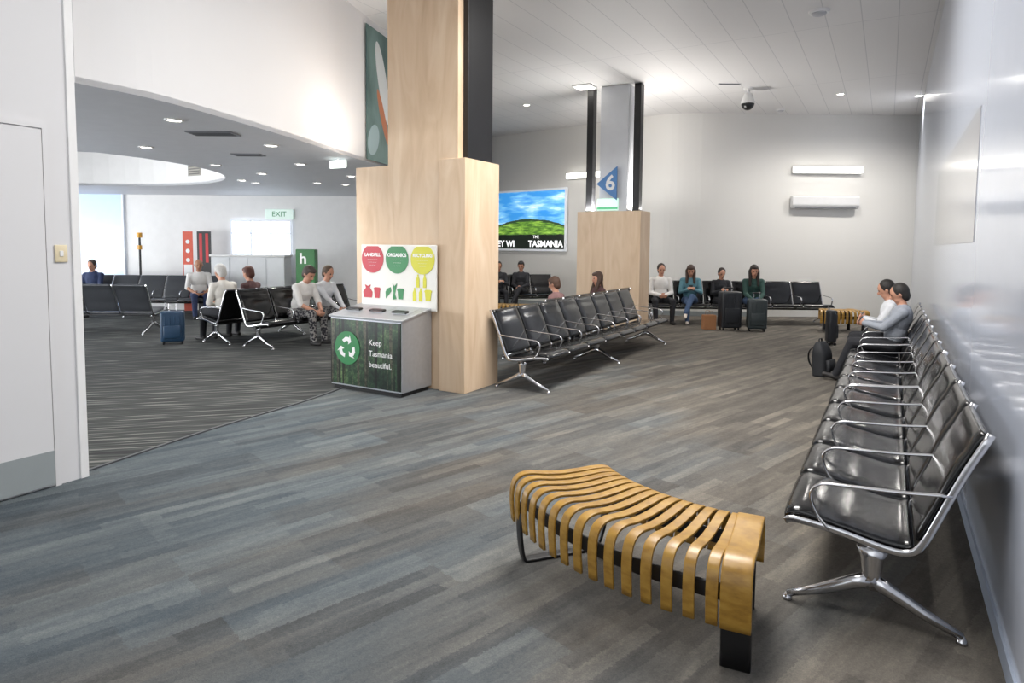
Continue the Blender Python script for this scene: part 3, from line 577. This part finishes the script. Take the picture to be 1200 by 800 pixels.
# ---------------- people
SK=M("skin",C(190,140,116),.5,var=.08); SK2=M("skin_tan",C(164,116,88),.5,var=.08); EYE=M("eye_dark",C(30,24,22),.3); LIP=M("lips",C(150,80,74),.5)
def ik(a,b,l1,l2,hint):
    a=Vector(a); b=Vector(b); d=b-a; L=min(d.length,(l1+l2)*.995); dn=d.normalized(); b=a+dn*L
    x=(l1*l1-l2*l2+L*L)/(2*L); h=math.sqrt(max(0,l1*l1-x*x)); hn=Vector(hint); hn=(hn-dn*hn.dot(dn)).normalized(); return a+dn*x+hn*h,b
def person(loc,rz,label,top,bot,shoe=C(40,38,38),hair=C(40,28,22),lean=-10,head=0,yaw=0,hands='lap',legs='normal',hairtype='short',long_sleeve=True,s=1.0,seat=.40,skin=None,fem=False,voxel=.0085):
    skin=skin or SK
    r=thing("person",label,"person",loc,rz)
    a=rad(lean); T=Vector((math.sin(a),0,math.cos(a))); hz=seat+.10*s
    P=Vector((0,0,hz)); Yv=Vector((0,1,0)); Fv=Vector((T.z,0,-T.x))
    k=.93 if fem else 1.0
    waist=P+T*.17*s; chest=P+T*.36*s; nb=P+T*.50*s
    ha=rad(lean*.5+head); HD=Vector((math.sin(ha),0,math.cos(ha)))
    hc=nb+HD*.17*s; ya=rad(yaw); HF=Vector((HD.z,0,-HD.x)); HL=Yv.copy(); HF,HL=(HF*math.cos(ya)+HL*math.sin(ya)),(HL*math.cos(ya)-HF*math.sin(ya))
    HU=HD
    prim=[]
    def cap(a_,b_,ra,rb,m): prim.append(('c',Vector(a_),Vector(b_),ra*s,rb*s,m))
    def ell(c_,ax,rd,m): prim.append(('e',Vector(c_),ax,[x*s for x in rd],m))
    ax=(Fv,Yv,T); hax=(HF,HL,HU)
    ell(P+Fv*.0,ax,(.13,.172,.125),2); ell(waist,ax,(.128*k,.165*k,.17),1); ell(chest-T*.01*s,ax,(.132*k,.188*k,.19),1)
    if fem: ell(chest+Fv*.06*s,ax,(.075,.12,.08),1)
    sh=[P+T*.44*s+Yv*(sg*.178*k*s) for sg in(1,-1)]
    cap(sh[0],sh[1],.066,.066,1); cap(nb-T*.04*s,hc-HU*.06*s,.056,.050,0)
    ell(hc+HU*.02*s,hax,(.098,.077,.105),0); ell(hc-HU*.055*s+HF*.022*s,hax,(.066,.056,.062),0); ell(hc-HU*.1*s+HF*.05*s,hax,(.026,.026,.02),0)
    ell(hc-HU*.02*s+HF*.1*s,hax,(.022,.014,.026),0)
    for sg in(1,-1): ell(hc+HL*(sg*.078*s)-HU*.005*s-HF*.005*s,hax,(.018,.011,.030),0)
    for i,sg in enumerate((1,-1)):
        hip=P+Yv*(sg*.09*s)
        if legs=='normal': kn=Vector((.43*s,sg*.11*s,max(hz,.48*s))); an=Vector((.46*s,sg*.11*s,.085)); 
        elif legs=='out': kn=Vector((.43*s,sg*.10*s,.51*s)); an=Vector((.60*s,sg*.09*s,.09))
        elif legs=='cross' and sg>0: kn=Vector((.42*s,.02*s,.60*s)); an=Vector((.66*s,-.12*s,.28*s))
        elif legs=='cross': kn=Vector((.43*s,-.07*s,.48*s)); an=Vector((.45*s,-.07*s,.085))
        elif legs=='apart': kn=Vector((.40*s,sg*.19*s,.49*s)); an=Vector((.44*s,sg*.17*s,.085))
        cap(hip,kn,.094,.068,2); cap(kn,an,.066,.047,2)
        fd=Vector((1,sg*.12,0)).normalized()
        if legs=='out': fd=Vector((.9,sg*.1,.2)).normalized()
        if legs=='cross' and sg>0: fd=Vector((.9,-.1,-.35)).normalized()
        hl=an+Vector((0,0,-.045*s))-fd*.03*s; 
        if an.z<.15: hl.z=.04
        cap(hl,hl+fd*.17*s,.040,.030,3); cap(an,hl,.040,.040,3)
        if hands=='lap': hd=P+Vector((.27*s,sg*.045*s,.12*s))
        elif hands=='phone': hd=P+Vector((.30*s,sg*.05*s,.26*s))
        elif hands=='knees': hd=Vector((kn.x-.06*s,kn.y,kn.z+.08*s))
        elif hands=='low': hd=P+Vector((.45*s,sg*.06*s,.05*s))
        el,wr_=ik(sh[i],hd,.28*s,.25*s,Vector((-.4,sg*.8,-.8)))
        cap(sh[i],el,.062*k,.052*k,1)
        if long_sleeve: cap(el,wr_,.051*k,.037*k,1)
        else: cap(el,wr_,.039*k,.028*k,0)
        f=(wr_-el).normalized(); inn=Vector((0,-sg,0)); nrm=(inn-f*inn.dot(f)).normalized(); side=f.cross(nrm).normalized()
        if side.z<0: side=-side
        pc=wr_+f*.05*s; ell(pc,(f,side,nrm),(.05,.042,.019),0)
        for q,(o,l) in enumerate(((.030,.036),(.010,.041),(-.010,.038),(-.029,.030))):
            b0=wr_+f*.085*s+side*o*s; b1=b0+(f*.85+nrm*.5).normalized()*l*s; b2=b1+(f*.3+nrm*.95).normalized()*l*.8*s
            cap(b0-f*.01*s,b1,.0098,.0092,0); cap(b1,b2,.0092,.0085,0)
        t0=wr_+f*.03*s+side*.032*s; t1_=t0+(side*.8+f*.6+nrm*.4).normalized()*.035*s; t2_=t1_+(f*.8+nrm*.6).normalized()*.03*s
        cap(t0,t1_,.0125,.011,0); cap(t1_,t2_,.011,.0095,0)
        if i==0: HP=(pc+nrm*.03*s,)
    bm=bmesh.new()
    def addsph(c_,axs,rd,sub=2):
        g=bmesh.ops.create_icosphere(bm,subdivisions=sub,radius=1)["verts"]
        for v in g: co=v.co.copy(); v.co=c_+axs[0]*(co.x*rd[0])+axs[1]*(co.y*rd[1])+axs[2]*(co.z*rd[2])
    def addprim(p):
        if p[0]=='e': addsph(p[1],p[2],p[3],3)
        else:
            _,A_,B_,ra,rb,_m=p; d=B_-A_; L=d.length; d=d/L; x=d.orthogonal().normalized(); y=d.cross(x); rings=[]
            prof=[(-ra,0.02*ra),(-ra*.87,.5*ra),(-ra*.5,.87*ra),(0,ra),(L,rb),(L+rb*.5,.87*rb),(L+rb*.87,.5*rb),(L+rb,.02*rb)]
            for t_,rr in prof: rings.append([bm.verts.new(A_+d*t_+x*(rr*math.cos(2*math.pi*j/12))+y*(rr*math.sin(2*math.pi*j/12))) for j in range(12)])
            for u_,w_ in zip(rings[:-1],rings[1:]):
                for j in range(12): bm.faces.new((u_[j],u_[(j+1)%12],w_[(j+1)%12],w_[j]))
            bm.faces.new(rings[0][::-1]); bm.faces.new(rings[-1])
    for p in prim: addprim(p)
    bmesh.ops.recalc_face_normals(bm,faces=bm.faces)
    def remesh(nm,vx,it):
        nonlocal bm
        me=bpy.data.meshes.new(nm); bm.to_mesh(me); bm.free(); o=bpy.data.objects.new(nm,me); COL.objects.link(o)
        md=o.modifiers.new("r",'REMESH'); md.mode='VOXEL'; md.voxel_size=vx
        ms=o.modifiers.new("s",'SMOOTH'); ms.factor=.5; ms.iterations=it
        bpy.context.view_layer.update(); m2=bpy.data.meshes.new_from_object(o.evaluated_get(bpy.context.evaluated_depsgraph_get())); bpy.data.objects.remove(o); return m2
    me=remesh("body",voxel,2)
    me.materials.clear()
    for mt in(skin,top,bot,M("shoe%.2f"%shoe[0],shoe,.6),EYE,LIP): me.materials.append(mt)
    nf=len(me.polygons); cen=np.empty(nf*3,dtype=np.float32); me.polygons.foreach_get("center",cen); cen=cen.reshape(-1,3)
    best=np.full(nf,1e9); mi=np.zeros(nf,dtype=np.int32)
    for p in prim:
        if p[0]=='c':
            A_=np.array(p[1]); D=np.array(p[2])-A_; tt=np.clip(((cen-A_)@D)/max(1e-9,D@D),0,1); ds=np.linalg.norm(cen-A_-tt[:,None]*D,axis=1)-(p[3]+(p[4]-p[3])*tt); mm=p[5]
        else:
            q_=cen-np.array(p[1]); R3=np.array([list(v) for v in p[2]]); loc_=q_@R3.T/np.array(p[3]); ln=np.linalg.norm(loc_,axis=1); ds=(ln-1)*min(p[3]); mm=p[4]
        ix=ds<best; best[ix]=ds[ix]; mi[ix]=mm
    def near(pt,rr): return np.linalg.norm(cen-np.array(pt),axis=1)<rr*s
    for sg in(1,-1): mi[near(hc+HF*.092*s+HL*(sg*.032*s)+HU*.012*s,.0135)]=4
    for o_ in(-.016,0,.016): mi[near(hc+HF*.088*s+HL*(o_*s)-HU*.062*s,.010)]=5
    me.polygons.foreach_set("material_index",mi); mkobj("body",me,r,None,True)
    if hairtype!='bald':
        bm=bmesh.new()
        def he(c_,rd): addsph(c_,hax,[x*s for x in rd],3)
        he(hc+HU*.035*s-HF*.022*s,(.100,.091,.106))
        he(hc-HU*.02*s-HF*.05*s,(.062,.078,.088))
        if hairtype in('fringe','long'): he(hc+HU*.085*s+HF*.03*s,(.07,.07,.04))
        if hairtype=='long':
            for sg in(1,-1,0):
                A_=hc+HL*(sg*.07*s)-HF*(.02+.04*(sg==0))*s; B_=nb+HL*(sg*.08*s)-T*.10*s+(Fv*.10*s if sg else Fv*-.10*s); addprim(('c',A_,B_,.045*s,.03*s,0))
        bmesh.ops.recalc_face_normals(bm,faces=bm.faces); mh=remesh("hair",.011,1); mh.materials.clear(); mh.materials.append(M("hair%.3f%.3f"%(hair[0],hair[1]),hair,.6,var=.3,scale=60,bump=.5,bscale=70)); mkobj("hair",mh,r,None,True)
    if hands=='phone':
        c_=HP[0]; c_=(Vector((c_.x,0,c_.z)))+Vector((.04*s,0,.03*s))
        ph=thing("phone","dark mobile phone held in hands of seated person","phone",(0,0,0),0)
        ph.matrix_world=Matrix.Translation(Vector(loc))@Matrix.Rotation(rz,4,'Z')@Matrix.Translation(c_)@Euler((0,rad(-35),0)).to_matrix().to_4x4()
        box("phone_body",-.005,.005,-.037,.037,-.07,.07,ph,BLACKP,.003,2); box("phone_screen",-.0062,-.005,-.033,.033,-.063,.063,ph,M("phone_screen",C(150,180,210),.2,emit=.6),0)
    return r
def cloth(n,c): return M("cloth_"+n,c,.85,var=.14,scale=14,bump=.9,bscale=16)
white=cloth("white",C(222,220,217)); dark=cloth("dark",C(32,33,38)); jeans=cloth("jeans",C(62,84,116)); teal=cloth("blue_teal",C(88,130,142)); greenc=cloth("green",C(44,72,66)); grey=cloth("grey",C(142,147,156)); tan=cloth("tan",C(176,160,140)); navy=cloth("navy",C(36,48,80)); pink=cloth("dusty_rose",C(140,108,106)); maroon=cloth("maroon",C(80,54,54)); lblue=cloth("pale_white",C(208,210,214))
def patt():
    m,nt,b,tc=base("patterned_cloth",.8); v=nt.nodes.new("ShaderNodeTexVoronoi"); v.inputs["Scale"].default_value=26; nt.links.new(tc.outputs["Object"],v.inputs["Vector"]); r=ramp(nt,[(.25,C(24,24,30)),(.5,C(42,42,50)),(.62,C(130,128,126))]); nt.links.new(v.outputs["Distance"],r.inputs[0]); nt.links.new(r.outputs[0],b.inputs["Base Color"]); return m
PAT=patt()
rb=-math.pi/2
person(seatpos(fb,0,.68,1),rb,"man in white shirt and dark trousers seated hands together",white,dark,lean=6,head=8,hands='lap',legs='apart',s=1.04)
person(seatpos(fb,1,.68,1),rb-.2,"woman in blue teal top and jeans seated looking at phone",teal,jeans,shoe=C(200,190,180),hair=C(60,40,30),lean=2,head=22,hands='phone',legs='cross',hairtype='long',fem=True,s=1.02)
person(seatpos(fb,2,.68,1),rb,"person in dark jacket seated behind black suitcase",dark,dark,lean=4,head=18,hands='phone',hairtype='short',fem=True,s=.95)
person(seatpos(fb,3,.68,1,-.36),rb-.15,"woman in dark green coat with long dark hair leaning forward",greenc,jeans,hair=C(36,26,22),lean=18,head=4,hands='low',hairtype='long',fem=True,shoe=C(180,170,165),s=1.06)
person(seatpos(lm_,0,.62,1),rad(-75),"man in dark jacket seated looking down at phone",dark,dark,lean=0,head=20,hands='phone',skin=SK2)
person(seatpos(lm_,1,.62,1),rad(-75)-.4,"woman in black clothes seated with legs crossed",dark,dark,hair=C(30,24,22),lean=-4,head=12,hands='lap',legs='cross',hairtype='fringe',fem=True)
person(seatpos(mb,1,.58,-1,-.40)+V*.15,UA+math.pi,"person with brown hair in dusty rose top seated facing away",pink,tan,lean=-6,head=20,hair=C(84,60,46),hairtype='fringe',s=.92)
person(seatpos(mb,4,.58,-1),UA+math.pi+.9,"woman with dark brown hair seated behind black seats",maroon,dark,hair=C(66,46,34),lean=-4,head=10,hairtype='long',fem=True,s=.95)
person(seatpos(wr[2],1,PR,-1,-.44),UA+math.pi,"man in light grey shirt and dark trousers reclining with phone",grey,dark,lean=-14,head=28,hands='phone',legs='out',hair=C(34,30,28),s=1.0)
person(seatpos(wr[2],2,PR,-1,-.42),UA+math.pi,"person in pale top seated looking down at phone",lblue,dark,lean=0,head=22,hands='phone',hair=C(30,26,24))
person(seatpos(lb,1,.6,1,-.34),UA,"person in white top and patterned trousers leaning forward in seat",white,PAT,lean=20,head=20,hands='low',hair=C(70,60,54),hairtype='fringe',fem=True,long_sleeve=False,s=1.1)
person(seatpos(lb,2,.6,1,-.38),UA,"person in pale top seated beside companion in white",lblue,PAT,lean=10,head=15,hands='low',hair=C(84,66,50),hairtype='short',fem=True,s=1.04)
person(seatpos(la,0,.6,-1,-.36),UA+math.pi,"elderly person with white hair in white cardigan seated",cloth("cream",C(216,212,204)),dark,lean=8,head=18,hands='lap',hair=C(200,197,192),hairtype='short',s=1.06)
person(seatpos(la,1,.6,-1,-.30),UA+math.pi+.2,"person with auburn hair in maroon top seated",maroon,dark,lean=6,head=12,hair=C(80,40,28),hairtype='fringe',fem=True)
person(seatpos(ld,5,.62,1,-.36),rb+.5,"older bald man in white shirt and blue shorts seated",white,navy,lean=10,head=10,hands='knees',hairtype='bald',skin=SK2,long_sleeve=False,s=1.06)
person(seatpos(ld,1,.62,1),rb,"person in dark blue top seated far along the lounge",navy,dark,lean=0,head=15,hair=C(60,52,48))
# ---------------- lights
w=bpy.data.worlds.new("world"); SC.world=w; w.use_nodes=True; bg=w.node_tree.nodes["Background"]; bg.inputs[0].default_value=(.94,.97,1,1); bg.inputs[1].default_value=1.15
def area(loc,sx,sy,e,rot=(0,0,0),colr=(1,.97,.93),nm="ceiling_fill_light"):
    L=bpy.data.lights.new(nm,'AREA'); L.shape='RECTANGLE'; L.size=sx; L.size_y=sy; L.energy=e; L.color=colr
    o=bpy.data.objects.new(nm,L); COL.objects.link(o); o.location=loc; o.rotation_euler=rot; return o
area((1.6,6.2,4.9),1.4,3.6,310,(0,0,UA)); area((-.2,2.8,4.9),1.2,2.6,80,(0,0,UA))  # unseen fill lamps added overhead to brighten the near floor
area((-8.5,4.25,1.5),9,2.4,1050,(rad(106),0,0),(.95,.98,1),"lounge_fill_light")  # unseen lamp added to brighten the lounge, no window here
area((-15.8,10,1.5),9,2.4,850,(rad(106),0,rad(-90)),(.95,.98,1),"lounge_fill_light")  # second added fill lamp, set at the plain side wall
area(c2p+U*-1.1+V*.15+Vector((0,0,2.45)),.25,.25,95,(math.pi,0,UA),(1,.97,.93),"uplight")
area(c2p+U*-.1+V*.45+Vector((0,0,2.45)),.15,.25,75,(math.pi,0,UA),(1,.97,.93),"uplight")
area(CC+U*-1.45+V*.35+Vector((0,0,2.70)),.4,.3,18,(math.pi,0,UA),(1,.97,.93),"uplight")  # hidden lamp added on the side box to brighten the upper wall
for ang in(250,300,340,20):
    x=HC[0]+2.95*math.cos(rad(ang)); y=HC[1]+2.95*math.sin(rad(ang))
    area((x,y,ZL+.06),.5,.12,20,(math.pi,0,rad(ang+90)),(1,.99,.97),"recess_fill_light")  # fill lamps added inside the recess to brighten it
SC.view_settings.view_transform='Standard'; SC.view_settings.look='None'; SC.view_settings.exposure=.42
